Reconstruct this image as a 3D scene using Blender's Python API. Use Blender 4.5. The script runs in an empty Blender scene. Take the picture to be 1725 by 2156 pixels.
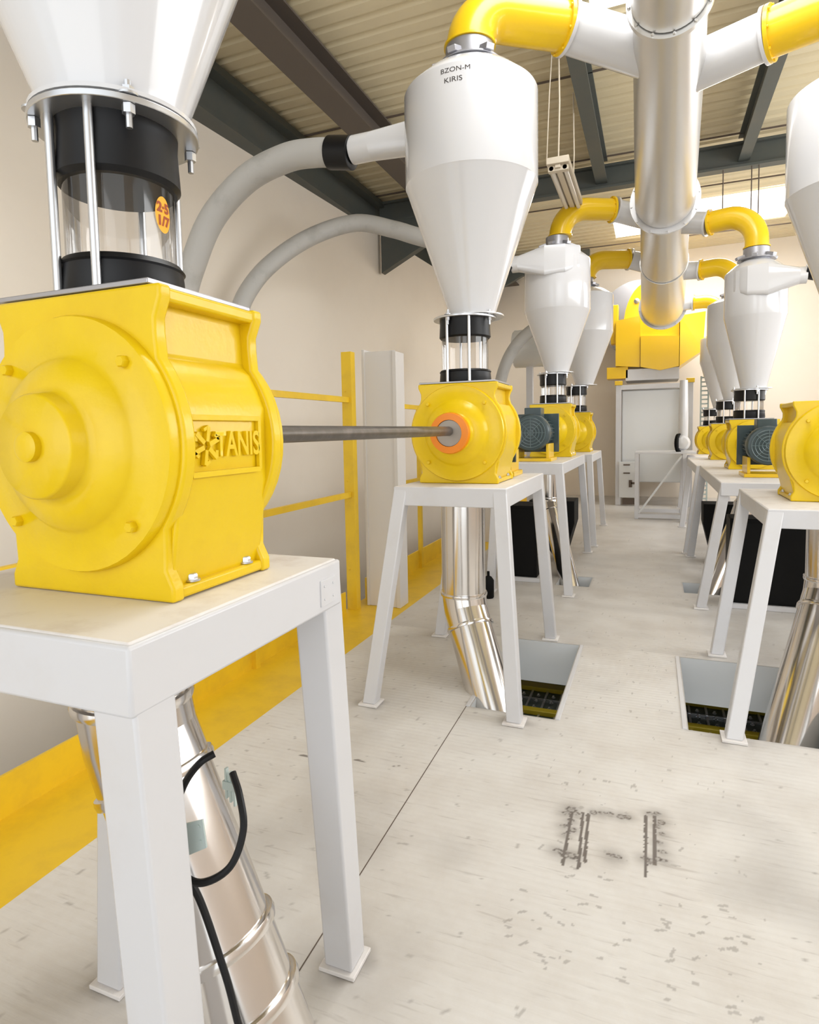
import bpy, bmesh, math, random
from mathutils import Vector, Matrix, noise
random.seed(4)
PI = math.pi
SC = bpy.context.scene
COL = SC.collection

# ---------------------------------------------------------------- camera
cam = bpy.data.cameras.new('camera')
cam.sensor_fit = 'HORIZONTAL'; cam.sensor_width = 36.0
cam.lens = 1292.18 / 1725 * 36
cam.shift_x = 0.5 / 1725
cam.shift_y = -73.0 / 1725
cam.clip_start = 0.02; cam.clip_end = 200
cam_o = bpy.data.objects.new('camera', cam); COL.objects.link(cam_o)
R = Matrix(((0.92966549, -0.00997495, 0.36826972), (0.36794052, 0.07530946, -0.92679462), (-0.01848946, 0.99711032, 0.0736828)))
cam_o.matrix_world = Matrix.Translation((0, 0, 1.5)) @ R.to_4x4()
SC.camera = cam_o

# ---------------------------------------------------------------- light and exposure
SC.view_settings.view_transform = 'Standard'
SC.view_settings.look = 'None'
SC.view_settings.gamma = 1.0
SC.view_settings.exposure = 1.0
W = bpy.data.worlds.new('daylight'); SC.world = W; W.use_nodes = True
bg = W.node_tree.nodes['Background']
bg.inputs[0].default_value = (0.93, 0.97, 1.0, 1); bg.inputs[1].default_value = 0.75
def area(name, loc, rot, sx, sy, power, color=(1, 1, 1)):
    l = bpy.data.lights.new(name, 'AREA'); l.shape = 'RECTANGLE'; l.size = sx; l.size_y = sy
    l.energy = power; l.color = color
    o = bpy.data.objects.new(name, l); COL.objects.link(o); o.location = loc; o.rotation_euler = rot
    return o
area('doorway_daylight', (0.3, -7.0, 2.6), (math.radians(88), 0, 0), 8.0, 4.5, 80, (0.97, 0.985, 1.0))
area('skylight_daylight_near', (0.25, 2.9, 5.02), (0, 0, 0), 1.6, 2.2, 42, (0.97, 0.985, 1.0))
area('skylight_daylight_middle', (0.7, 12.1, 5.02), (0, 0, 0), 2.6, 1.4, 60, (1, 0.99, 0.97))
area('window_daylight_right', (4.6, 6.5, 3.0), (0, math.radians(97), 0), 2.0, 10.0, 165, (0.97, 0.985, 1.0))  # fill lamp added on the right, tilted up to brighten roof and wall

# ---------------------------------------------------------------- materials
def mat(name, color, rough=0.5, metal=0.0, coat=0.0, bump=0.0, bscale=40.0, dirt=None, dscale=3.0, damt=0.5, spec=0.5, dthr=(0.45, 0.75), emit=None, stretch=(1, 1, 1)):
    m = bpy.data.materials.new(name); m.use_nodes = True
    nt = m.node_tree; b = nt.nodes['Principled BSDF']
    b.inputs['Base Color'].default_value = (*color, 1); b.inputs['Roughness'].default_value = rough
    b.inputs['Metallic'].default_value = metal; b.inputs['Coat Weight'].default_value = coat
    b.inputs['Coat Roughness'].default_value = 0.08
    b.inputs['Specular IOR Level'].default_value = spec
    tc = nt.nodes.new('ShaderNodeTexCoord')
    mp = nt.nodes.new('ShaderNodeMapping'); mp.inputs['Scale'].default_value = stretch
    nt.links.new(tc.outputs['Object'], mp.inputs[0])
    if dirt:
        n = nt.nodes.new('ShaderNodeTexNoise'); n.inputs['Scale'].default_value = dscale; n.inputs['Detail'].default_value = 8; n.inputs['Roughness'].default_value = 0.65
        nt.links.new(mp.outputs[0], n.inputs['Vector'])
        r = nt.nodes.new('ShaderNodeMapRange'); r.inputs[1].default_value = dthr[0]; r.inputs[2].default_value = dthr[1]; r.inputs[4].default_value = damt
        nt.links.new(n.outputs[0], r.inputs[0])
        mx = nt.nodes.new('ShaderNodeMix'); mx.data_type = 'RGBA'
        mx.inputs[6].default_value = (*color, 1); mx.inputs[7].default_value = (*dirt, 1)
        nt.links.new(r.outputs[0], mx.inputs[0]); nt.links.new(mx.outputs[2], b.inputs['Base Color'])
    if bump:
        n2 = nt.nodes.new('ShaderNodeTexNoise'); n2.inputs['Scale'].default_value = bscale; n2.inputs['Detail'].default_value = 3
        nt.links.new(mp.outputs[0], n2.inputs['Vector'])
        bp = nt.nodes.new('ShaderNodeBump'); bp.inputs['Strength'].default_value = bump; bp.inputs['Distance'].default_value = 0.004
        nt.links.new(n2.outputs[0], bp.inputs['Height']); nt.links.new(bp.outputs[0], b.inputs['Normal'])
    if emit:
        b.inputs['Emission Color'].default_value = (*color, 1); b.inputs['Emission Strength'].default_value = emit
    return m
M = {}
M['yellow'] = mat('yellow_enamel', (0.80, 0.555, 0.004), 0.32, coat=0.15, bump=0.22, bscale=45, spec=.35, dirt=(0.66, 0.42, 0.005), dscale=6, damt=0.45)
M['yellowp'] = mat('yellow_smooth_paint', (0.84, 0.54, 0.006), 0.3, coat=0.3)
M['yellowf'] = mat('yellow_handrail_paint', (0.80, 0.52, 0.015), 0.45, dirt=(0.55, 0.34, 0.03), dscale=5, damt=0.5)
M['yhead'] = mat('yellow_sheet_paint', (0.84, 0.53, 0.008), 0.35, coat=0.2)
M['orange'] = mat('orange_plastic', (0.86, 0.25, 0.01), 0.35)
M['white'] = mat('white_gloss_paint', (0.67, 0.67, 0.685), 0.18, coat=0.5, bump=0.04, bscale=9)
M['frame'] = mat('white_stand_paint', (0.64, 0.64, 0.66), 0.38, coat=0.1, bump=0.05, bscale=20, dirt=(0.52, 0.47, 0.42), dscale=4, damt=0.35, dthr=(0.52, 0.85))
M['top'] = mat('worn_white_plate', (0.76, 0.735, 0.72), 0.5, dirt=(0.48, 0.40, 0.35), dscale=9, damt=0.6, dthr=(0.5, 0.8))
M['steel'] = mat('polished_stainless', (0.72, 0.69, 0.66), 0.16, metal=1.0, bump=0.06, bscale=7)
M['galv'] = mat('galvanised_duct', (0.76, 0.75, 0.73), 0.33, metal=.9, bump=0.08, bscale=5, stretch=(1, .25, 1))
M['zinc'] = mat('zinc_plated_steel', (0.62, 0.63, 0.65), 0.28, metal=0.9)
M['collar'] = mat('grey_collar_steel', (0.42, 0.42, 0.45), 0.35, metal=0.7)
M['rubber'] = mat('black_rubber', (0.005, 0.005, 0.006), 0.42, spec=.3)
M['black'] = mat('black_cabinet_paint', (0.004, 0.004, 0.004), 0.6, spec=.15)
M['hose'] = mat('grey_ribbed_hose', (0.47, 0.46, 0.44), 0.6, bump=0.3, bscale=30, dirt=(0.25, 0.24, 0.22), dscale=4, damt=0.6, dthr=(0.5, .8))
M['motor'] = mat('dark_teal_motor_paint', (0.035, 0.06, 0.065), 0.4, coat=0.2)
M['grille'] = mat('teal_fan_grille', (0.11, 0.16, 0.17), 0.35, coat=.2)
M['shaft'] = mat('dull_shaft_steel', (0.16, 0.145, 0.13), 0.38, metal=0.8, bump=0.1, dirt=(0.30, 0.27, 0.25), dscale=14, damt=0.6)
M['bore'] = mat('grey_bearing_steel', (0.35, 0.31, 0.27), 0.45, metal=0.6)
M['beam'] = mat('grey_green_steelwork', (0.075, 0.085, 0.078), 0.5, dirt=(0.10, 0.095, 0.08), dscale=2, damt=.7)
M['purlin'] = mat('brown_grey_purlin', (0.105, 0.085, 0.07), 0.55)
M['wallp'] = mat('beige_wall_plaster', (0.84, 0.765, 0.665), 0.85, dirt=(0.78, 0.70, 0.60), dscale=.7, damt=.6)
M['wallr'] = mat('pale_wall_plaster', (0.80, 0.70, 0.63), 0.85)
M['roof'] = mat('beige_roof_sheet', (0.66, 0.57, 0.38), 0.5, dirt=(0.59, 0.50, 0.33), dscale=1.5, damt=.6)
M['sky'] = mat('translucent_skylight', (1.0, 0.98, 0.95), 0.5, emit=1.5)
M['column'] = mat('painted_column_steel', (0.66, 0.63, 0.60), 0.45)
M['lamp'] = mat('cream_luminaire', (0.70, 0.62, 0.50), 0.4)
M['tube'] = mat('frosted_lamp_tube', (0.82, 0.78, 0.72), 0.3)
M['sticker'] = mat('orange_sticker', (0.95, 0.42, 0.005), 0.5)
M['ink'] = mat('dark_ink', (0.04, 0.03, 0.025), 0.6)
M['inkr'] = mat('brown_red_ink', (0.35, 0.06, 0.01), 0.6)
M['tag'] = mat('pale_green_zinc', (0.50, 0.58, 0.56), 0.35, metal=0.2)
M['sieve'] = mat('dark_green_machine', (0.045, 0.06, 0.05), 0.4, dirt=(0.12, 0.14, 0.12), dscale=14, damt=.7)
M['olive'] = mat('olive_yellow_frame', (0.36, 0.27, 0.01), 0.4)
M['pit'] = mat('pale_pit_lining', (0.66, 0.68, 0.69), 0.5)
M['panel'] = mat('grey_white_panel', (0.68, 0.69, 0.69), 0.2, coat=.3)
M['rope'] = mat('cream_rope', (0.70, 0.62, 0.50), 0.8)
M['rust'] = mat('dark_grime', (0.12, 0.09, 0.07), 0.7)

def glass_mat(name, tint, gloss=0.12):
    m = bpy.data.materials.new(name); m.use_nodes = True; nt = m.node_tree
    for n in list(nt.nodes): nt.nodes.remove(n)
    out = nt.nodes.new('ShaderNodeOutputMaterial'); mix = nt.nodes.new('ShaderNodeMixShader')
    t = nt.nodes.new('ShaderNodeBsdfTransparent'); t.inputs[0].default_value = (*tint, 1)
    g = nt.nodes.new('ShaderNodeBsdfGlossy'); g.inputs['Roughness'].default_value = 0.05
    lw = nt.nodes.new('ShaderNodeLayerWeight'); lw.inputs[0].default_value = 0.25
    mr = nt.nodes.new('ShaderNodeMapRange'); mr.inputs[3].default_value = gloss * .4; mr.inputs[4].default_value = 0.75
    nt.links.new(lw.outputs['Fresnel'], mr.inputs[0]); nt.links.new(mr.outputs[0], mix.inputs[0])
    nt.links.new(t.outputs[0], mix.inputs[1]); nt.links.new(g.outputs[0], mix.inputs[2]); nt.links.new(mix.outputs[0], out.inputs[0])
    return m
M['glass'] = glass_mat('clear_sight_glass', (0.97, 0.96, 0.95))

# floor paint: ribbed plate, grime carried by the colour attribute "dirt"
def floor_mat():
    m = bpy.data.materials.new('dirty_white_floor_plate'); m.use_nodes = True; nt = m.node_tree; b = nt.nodes['Principled BSDF']
    b.inputs['Roughness'].default_value = 0.42
    N = nt.nodes.new; L = nt.links.new
    tc = N('ShaderNodeTexCoord'); at = N('ShaderNodeAttribute'); at.attribute_name = 'dirt'
    n1 = N('ShaderNodeTexNoise'); n1.inputs['Scale'].default_value = 1.6; n1.inputs['Detail'].default_value = 9; n1.inputs['Roughness'].default_value = 0.7
    L(tc.outputs['Object'], n1.inputs['Vector'])
    r1 = N('ShaderNodeMapRange'); r1.inputs[1].default_value = 0.42; r1.inputs[2].default_value = 0.75; L(n1.outputs[0], r1.inputs[0])
    mx = N('ShaderNodeMix'); mx.data_type = 'RGBA'; mx.inputs[6].default_value = (0.70, 0.68, 0.65, 1); mx.inputs[7].default_value = (0.57, 0.53, 0.485, 1)
    L(r1.outputs[0], mx.inputs[0])
    mp = N('ShaderNodeMapping'); mp.inputs['Scale'].default_value = (6, 60, 1); L(tc.outputs['Object'], mp.inputs[0])
    n2 = N('ShaderNodeTexNoise'); n2.inputs['Scale'].default_value = 1.0; n2.inputs['Detail'].default_value = 4; L(mp.outputs[0], n2.inputs['Vector'])
    r2 = N('ShaderNodeMapRange'); r2.inputs[1].default_value = 0.60; r2.inputs[2].default_value = 0.72; r2.inputs[4].default_value = 0.35; L(n2.outputs[0], r2.inputs[0])
    mx2 = N('ShaderNodeMix'); mx2.data_type = 'RGBA'; mx2.inputs[7].default_value = (0.36, 0.32, 0.29, 1)
    L(r2.outputs[0], mx2.inputs[0]); L(mx.outputs[2], mx2.inputs[6])
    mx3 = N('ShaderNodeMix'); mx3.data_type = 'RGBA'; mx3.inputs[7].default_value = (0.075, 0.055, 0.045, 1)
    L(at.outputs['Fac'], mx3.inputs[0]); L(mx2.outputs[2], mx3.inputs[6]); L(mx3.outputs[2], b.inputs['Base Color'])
    wv = N('ShaderNodeTexWave'); wv.wave_type = 'BANDS'; wv.bands_direction = 'Y'; wv.inputs['Scale'].default_value = 9.5; wv.inputs['Distortion'].default_value = 0.6
    L(tc.outputs['Object'], wv.inputs['Vector'])
    ad = N('ShaderNodeMath'); ad.operation = 'MULTIPLY_ADD'; ad.inputs[1].default_value = 0.5; L(wv.outputs[0], ad.inputs[0]); L(n2.outputs[0], ad.inputs[2])
    bp = N('ShaderNodeBump'); bp.inputs['Strength'].default_value = 0.25; bp.inputs['Distance'].default_value = 0.004; L(ad.outputs[0], bp.inputs['Height']); L(bp.outputs[0], b.inputs['Normal'])
    return m
M['floor'] = floor_mat()

# ---------------------------------------------------------------- mesh builder
def basis(d):
    d = Vector(d).normalized()
    a = Vector((0, 0, 1)) if abs(d.z) < 0.9 else Vector((1, 0, 0))
    u = d.cross(a).normalized(); v = u.cross(d).normalized()
    return u, v, d
class MB:
    def __init__(s): s.v = []; s.f = []
    def add(s, vs, fs):
        o = len(s.v); s.v += [tuple(p) for p in vs]; s.f += [tuple(i + o for i in f) for f in fs]; return s
    def box(s, x0, x1, y0, y1, z0, z1):
        return s.add([(x, y, z) for z in (z0, z1) for y in (y0, y1) for x in (x0, x1)],
                     [(0, 2, 3, 1), (4, 5, 7, 6), (0, 1, 5, 4), (2, 6, 7, 3), (0, 4, 6, 2), (1, 3, 7, 5)])
    def bar(s, p, q, w, h, up=None):
        p, q = Vector(p), Vector(q); u, v, d = basis(q - p)
        if up is not None:
            u = d.cross(Vector(up)).normalized(); v = u.cross(d).normalized()
        vs = []
        for c in (p, q):
            for a, b in ((-1, -1), (1, -1), (1, 1), (-1, 1)): vs.append(c + u * a * w / 2 + v * b * h / 2)
        return s.add(vs, [(0, 1, 2, 3), (7, 6, 5, 4), (0, 4, 5, 1), (1, 5, 6, 2), (2, 6, 7, 3), (3, 7, 4, 0)])
    def loft(s, a, b):                                  # between two equal rings, capped
        n = len(a); return s.add(list(a) + list(b), [tuple(range(n))[::-1], tuple(range(n, 2 * n))] + [(i, (i + 1) % n, n + (i + 1) % n, n + i) for i in range(n)])
    def prism_y(s, poly, y0, y1):                       # poly in x,z
        return s.loft([(x, y0, z) for x, z in poly], [(x, y1, z) for x, z in poly])
    def prism_x(s, poly, x0, x1):
        return s.loft([(x0, y, z) for y, z in poly], [(x1, y, z) for y, z in poly])
    def lathe(s, prof, o=(0, 0, 0), d=(0, 0, 1), n=40, caps=True):
        u, v, w = basis(d); o = Vector(o); vs = []; fs = []
        for r, h in prof:
            for k in range(n):
                a = 2 * PI * k / n; vs.append(o + w * h + (u * math.cos(a) + v * math.sin(a)) * max(r, 1e-4))
        for j in range(len(prof) - 1):
            for k in range(n):
                a, b = j * n + k, j * n + (k + 1) % n; fs.append((a, b, b + n, a + n))
        if caps:
            fs.append(tuple(range(n))[::-1]); m = (len(prof) - 1) * n; fs.append(tuple(range(m, m + n)))
        return s.add(vs, fs)
    def tube(s, pts, r, n=20, caps=True):
        pts = [Vector(p) for p in pts]; rs = r if isinstance(r, (list, tuple)) else [r] * len(pts)
        vs = []; fs = []; T = []
        for i in range(len(pts)):
            a = pts[max(i - 1, 0)]; b = pts[min(i + 1, len(pts) - 1)]; T.append((b - a).normalized())
        u, v, _ = basis(T[0])
        for i, p in enumerate(pts):
            if i:
                q = T[i - 1].rotation_difference(T[i]); u = q @ u; v = q @ v
            for k in range(n):
                a = 2 * PI * k / n; vs.append(p + (u * math.cos(a) + v * math.sin(a)) * rs[i])
        for j in range(len(pts) - 1):
            for k in range(n):
                a, b = j * n + k, j * n + (k + 1) % n; fs.append((a, b, b + n, a + n))
        if caps:
            fs.append(tuple(range(n))[::-1]); m = (len(pts) - 1) * n; fs.append(tuple(range(m, m + n)))
        return s.add(vs, fs)
    def bolt(s, p, d, r=0.012, h=0.01, wash=True):
        if wash: s.lathe([(r * 1.5, 0), (r * 1.5, h * .3)], p, d, 16)
        s.lathe([(r, 0), (r, h * .9), (r * .8, h * 1.15)], p, d, 6)
        return s
    def build(s, name, m, parent=None, bevel=0.0, seg=2, smooth=35, at=None):
        me = bpy.data.meshes.new(name)
        off = Vector(at) if at is not None else Vector((0, 0, 0))
        me.from_pydata([tuple(Vector(p) - off) for p in s.v], [], s.f); me.validate()
        bm = bmesh.new(); bm.from_mesh(me); bmesh.ops.recalc_face_normals(bm, faces=bm.faces); bm.to_mesh(me); bm.free()
        me.materials.append(M[m] if isinstance(m, str) else m)
        me.shade_smooth(); me.set_sharp_from_angle(angle=math.radians(smooth))
        o = bpy.data.objects.new(name, me); COL.objects.link(o); o.location = off
        if parent is not None:
            o.parent = parent
        if bevel:
            b = o.modifiers.new('bevel', 'BEVEL'); b.width = bevel; b.segments = seg; b.limit_method = 'ANGLE'; b.angle_limit = math.radians(40)
        return o
def thing(name, label, cat, loc, group=None):
    o = bpy.data.objects.new(name, None); COL.objects.link(o); o.location = loc; o.empty_display_size = .1
    return tag(o, label, cat, group)
def tag(o, label, cat, group=None):
    o['label'] = label; o['category'] = cat
    if group: o['group'] = group
    return o
def struct(o, label=None):
    o['kind'] = 'structure'
    if label: o['label'] = label
    return o
def arc(c, a, b, ang, n=10):     # points c + a cos + b sin, 0..ang
    c, a, b = Vector(c), Vector(a), Vector(b)
    return [c + a * math.cos(ang * k / n) + b * math.sin(ang * k / n) for k in range(n + 1)]
def spline(pts, n=10):
    P = [Vector(p) for p in pts]; P = [P[0] * 2 - P[1]] + P + [P[-1] * 2 - P[-2]]; out = []
    for i in range(1, len(P) - 2):
        for k in range(n):
            t = k / n
            out.append(0.5 * ((2 * P[i]) + (P[i + 1] - P[i - 1]) * t + (2 * P[i - 1] - 5 * P[i] + 4 * P[i + 1] - P[i + 2]) * t * t + (3 * P[i] - P[i - 1] - 3 * P[i + 1] + P[i + 2]) * t ** 3))
    out.append(P[-2]); return out
def text_mesh(txt, size, depth=0.002, bold=0.0):
    c = bpy.data.curves.new('txt', 'FONT'); c.body = txt; c.size = size; c.extrude = depth; c.offset = bold; c.align_x = 'CENTER'; c.align_y = 'CENTER'
    o = bpy.data.objects.new('txt', c); COL.objects.link(o)
    dg = bpy.context.evaluated_depsgraph_get(); me = bpy.data.meshes.new_from_object(o.evaluated_get(dg))
    vs = [v.co.copy() for v in me.vertices]; fs = [tuple(p.vertices) for p in me.polygons]
    bpy.data.objects.remove(o); bpy.data.meshes.remove(me); return vs, fs

# ---------------------------------------------------------------- room
HOLES = [(-0.91, -0.46, 3.13, 4.30), (0.18, 0.92, 3.24, 4.28), (-0.95, -0.52, 0.55, 1.22), (-0.86, -0.55, 5.95, 6.35), (0.28, 0.62, 6.0, 6.4)]
def vn(x, y, s, seed=0): return noise.noise(Vector((x * s, y * s, seed)))
FEET = []
def seg_d(x, y, a, b):
    ax, ay = a; bx, by = b; dx, dy = bx - ax, by - ay
    t = max(0, min(1, ((x - ax) * dx + (y - ay) * dy) / (dx * dx + dy * dy + 1e-9)))
    return math.hypot(x - ax - t * dx, y - ay - t * dy)
LINES = [((-.28, 2.37), (-.275, 2.06)), ((-.24, 2.38), (-.222, 2.06)), ((-.22, 2.38), (-.205, 2.10)), ((-.01, 2.44), (-.008, 2.10)), ((.022, 2.45), (.02, 2.17))]
BLOBS = [(-.285, 2.385, .022), (-.30, 2.35, .018), (-.265, 2.36, .018), (-.28, 2.31, .017), (-.295, 2.27, .016), (-.265, 2.26, .014), (-.285, 2.22, .014), (-.30, 2.12, .018), (-.275, 2.115, .02), (-.25, 2.115, .018),
         (-.20, 2.395, .014), (-.17, 2.40, .016), (-.14, 2.405, .015), (-.10, 2.405, .016), (-.075, 2.41, .014), (.005, 2.46, .014), (.03, 2.465, .018), (.045, 2.42, .016), (.03, 2.39, .014), (.045, 2.345, .015), (.035, 2.29, .015),
         (.045, 2.24, .016), (.03, 2.2, .014), (.05, 2.195, .014), (-.12, 2.16, .02), (-.10, 2.16, .015), (-.01, 2.185, .016), (.01, 2.18, .014)]
SCUFF = [(-1.5, 2.38, .022), (-1.46, 2.385, .014), (-1.25, 2.43, .016), (-1.215, 2.425, .012), (-1.07, 2.44, .012), (-1.055, 2.45, .009)]
TICKS = []
for _ in range(48):
    x = random.uniform(-.42, .28); y = random.uniform(1.62, 2.06) ; a = random.uniform(-.5, .7); l = random.uniform(.006, .028)
    TICKS.append(((x, y), (x + l * math.cos(a), y + l * math.sin(a))))
for _ in range(110):
    x = random.uniform(-1.8, 1.2); y = random.uniform(1.2, 7.5); a = random.uniform(0, 3.1); l = random.uniform(.005, .03)
    TICKS.append(((x, y), (x + l * math.cos(a), y + l * math.sin(a))))
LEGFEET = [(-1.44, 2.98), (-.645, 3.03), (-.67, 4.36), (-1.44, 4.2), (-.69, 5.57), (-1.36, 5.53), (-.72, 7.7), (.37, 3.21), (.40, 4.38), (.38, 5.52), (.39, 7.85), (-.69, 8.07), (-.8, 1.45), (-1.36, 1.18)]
def dirt_at(x, y):
    d = 0.0
    jx = x + vn(x, y, 60, 3) * .004; jy = y + vn(x, y, 60, 7) * .004
    if -.45 < x < .35 and 1.9 < y < 2.6:
        for a, b in LINES:
            r = seg_d(jx, jy, a, b)
            if r < .006: d = max(d, .85)
        for bx, by, br in BLOBS:
            r = math.hypot((x - bx), (y - by) * 1.0)
            arc_ = math.exp(-((r - br * .75) / (br * .4)) ** 2) * (1 if (y > by or vn(bx, by, 50) > 0) else .35)
            d = max(d, min(.9, max(math.exp(-(r / (br * .8)) ** 2) * .55, arc_ * .8) * (.55 + 1.1 * (vn(x, y, 110, 5) + .4))))
            d = max(d, .42 * math.exp(-(r / (br * 2.2)) ** 2))
    for bx, by, br in SCUFF:
        r = math.hypot(x - bx, (y - by) * 2.2)
        if r < br * (1 + .7 * vn(x, y, 90)): d = max(d, .75)
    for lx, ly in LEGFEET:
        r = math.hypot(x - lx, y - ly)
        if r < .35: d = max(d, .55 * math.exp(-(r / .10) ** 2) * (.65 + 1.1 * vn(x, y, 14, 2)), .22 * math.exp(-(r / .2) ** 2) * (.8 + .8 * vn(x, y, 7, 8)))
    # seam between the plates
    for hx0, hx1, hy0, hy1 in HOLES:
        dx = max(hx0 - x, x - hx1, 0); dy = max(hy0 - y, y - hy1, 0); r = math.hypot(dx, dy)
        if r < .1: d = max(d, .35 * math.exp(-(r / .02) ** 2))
    # worn patches across the walkway
    p = vn(x, y, 1.3, 9) + .5 * vn(x, y, 4, 4)
    d = max(d, max(0, p - .25) * .35)
    s = vn(x, y * 1.0, 26, 11) + .5 * vn(x, y, 80, 1)
    if s > .72: d = max(d, .38)
    if y > 4.3: d = max(d, .10 + .14 * max(0, vn(x, y * 2, 2.5, 6) + .3))
    return min(1, max(0, d))
def axis(a, b, fine0, fine1, step, coarse, extra):
    v = set([a, b] + [e for e in extra if a <= e <= b]); x = a
    while x < b:
        v.add(round(x, 4)); x += step if fine0 <= x < fine1 else coarse
    v = sorted(v); out = [v[0]]
    for q in v[1:]:
        if q - out[-1] < 0.002 and q not in extra: continue
        out.append(q)
    return out
XE, YE = 4.9, 14.3
ex = [e for h in HOLES for e in h[:2]] + [-1.93]; ey = [e for h in HOLES for e in h[2:]]
def axis2(lo, hi, bands, extra):
    v = [lo]; x = lo
    while x < hi - 1e-6:
        st = next((s for a, b, s in bands if a <= x < b), .12); x = min(hi, x + st); v.append(round(x, 4))
    v = [q for q in v if all(abs(q - e) > .003 for e in extra)] + list(extra)
    return sorted(set(v))
xs = axis2(-1.93, XE, [(-1.93, -.42, .010), (-.42, .34, .0045), (.34, 1.0, .012)], ex)
ys = axis2(-3.0, YE, [(.3, 1.2, .02), (1.2, 1.6, .010), (1.6, 2.55, .0055), (2.55, 4.6, .014), (4.6, 8, .03)], ey)
xs = [x for x in xs if x >= -1.93]
def in_hole(x, y): return any(a < x < b and c < y < d for a, b, c, d in HOLES)
verts = [(x, y, 0) for y in ys for x in xs]; nx = len(xs); faces = []
for j in range(len(ys) - 1):
    for i in range(nx - 1):
        if in_hole((xs[i] + xs[i + 1]) / 2, (ys[j] + ys[j + 1]) / 2): continue
        faces.append((j * nx + i, j * nx + i + 1, (j + 1) * nx + i + 1, (j + 1) * nx + i))
me = bpy.data.meshes.new('floor'); me.from_pydata(verts, [], faces)
ca = me.attributes.new('dirt', 'FLOAT_COLOR', 'POINT'); buf = []
tick_grid = {}
for a, b in TICKS: tick_grid.setdefault((int(a[0] * 10), int(a[1] * 10)), []).append((a, b))
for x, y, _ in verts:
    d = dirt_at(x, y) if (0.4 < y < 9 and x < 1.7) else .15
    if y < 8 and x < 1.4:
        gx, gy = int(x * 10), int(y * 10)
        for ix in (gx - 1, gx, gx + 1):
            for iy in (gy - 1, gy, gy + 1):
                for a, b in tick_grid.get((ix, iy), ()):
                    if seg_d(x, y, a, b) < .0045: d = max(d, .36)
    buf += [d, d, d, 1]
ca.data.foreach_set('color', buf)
me.materials.append(M['floor'])
floor = bpy.data.objects.new('floor', me); COL.objects.link(floor); struct(floor, 'scuffed off-white ribbed floor plate of the platform')
struct(MB().box(-2.42, -1.93, -3, 14.3, -.06, 0.0).build('floor', 'yellowf'), 'yellow painted floor margin along the railing')
sl = MB()
for z0, z1 in ((-.07, -.012),):
    # slab rims round the openings and slab edge
    for a, b, c, d in HOLES:
        sl.box(a - .012, a, c - .012, d + .012, -.30, -.001).box(b, b + .012, c - .012, d + .012, -.30, -.001).box(a, b, d, d + .012, -.30, -.001).box(a, b, c - .012, c, -.30, -.001)
struct(sl.build('trim_1', 'pit'), 'pale steel linings of the floor openings')
struct(MB().loft([(-.892, .3, .0004), (-.888, .3, .0004), (-.931, 3.13, .0004), (-.935, 3.13, .0004)], [(-.892, .3, .0008), (-.888, .3, .0008), (-.931, 3.13, .0008), (-.935, 3.13, .0008)]).build('trim_4', 'rust'), 'thin dark seam between two floor plates')
tr = MB()
for a, b, c, d in HOLES[:2]:
    for x0, x1 in ((a - .028, a - .006), (b + .006, b + .028)): tr.box(x0, x1, c, d, -.01, .006)
struct(tr.build('trim_2', 'frame', bevel=.002), 'raised white edging strips of the floor openings')
struct(MB().box(-4.6, XE, -3.2, 14.6, -3.1, -3.0).build('floor', mat('grey_concrete', (.38, .37, .36), .8)), 'grey lower floor beneath the platform')

# left wall (slightly skewed), back wall, right wall
struct(MB().loft([(-4.32, 3.0, -3), (-4.25, -3.2, -3), (-4.5, -3.2, -3), (-4.5, 14.5, -3), (-3.75, 14.5, -3)],
                 [(-4.32, 3.0, 4.62), (-4.25, -3.2, 4.62), (-4.5, -3.2, 4.62), (-4.5, 14.5, 4.62), (-3.75, 14.5, 4.62)]).build('wall_left', 'wallp'), 'tall plain beige left wall')
struct(MB().box(-4.5, XE + .2, 14.3, 14.5, -3, 5.2).build('wall_back', 'wallp'), 'beige back wall behind the filter unit')
rw = MB().box(XE, XE + .2, -3.2, 14.3, -3, 2.2).box(XE, XE + .2, -3.2, 14.3, 4.3, 5.2).box(XE, XE + .2, -3.2, -1, 2.2, 4.3).box(XE, XE + .2, 12.5, 14.3, 2.2, 4.3)
struct(rw.build('wall_right', 'wallr'), 'pale right wall with a long window opening')
struct(MB().box(XE + .02, XE + .05, -1, 12.5, 2.2, 4.3).build('window_1', M['glass']), 'long window band in the right wall')

# corrugated ceiling
pitch = 0.21; SKY = [(-.55, 1.05, 1.6, 5.95), (-.7, 2.15, 11.3, 12.9)]
prof = []
y = -3.2
while y < 14.5:
    prof += [(y, 0), (y + .12, 0), (y + .145, .035), (y + .185, .035)]; y += pitch
def roof_z(x): return 5.12 + 0.012 * (x + 4)
def sheet(x0, x1, pr, name, m):
    mb = MB(); n = len(pr)
    vs = [(x, yy, roof_z(x) + zz) for x in (x0, x1) for yy, zz in pr]
    mb.add(vs, [(i, i + 1, n + i + 1, n + i) for i in range(n - 1)])
    return mb
rm = MB()
xb = sorted({-4.6, XE + .2} | {v for k in SKY for v in k[:2]})
for x0, x1 in zip(xb, xb[1:]):
    cuts = [(c, d) for a, b, c, d in SKY if a <= x0 and x1 <= b]; lo = -9
    for c, d in cuts + [(99, 99)]:
        pr = [p for p in prof if lo <= p[0] <= c]
        if len(pr) > 1: s_ = sheet(x0, x1, pr, '', ''); rm.add(s_.v, s_.f)
        lo = d
struct(rm.build('ceiling', 'roof', smooth=20), 'beige corrugated roof sheeting')
for k, (a, b, c, d) in enumerate(SKY):
    struct(MB().box(a, b, c - .1, d + .1, roof_z(a) + .05, roof_z(a) + .07).build('window_%d' % (k + 2), 'sky'), 'bright translucent skylight strip in the roof')
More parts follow.
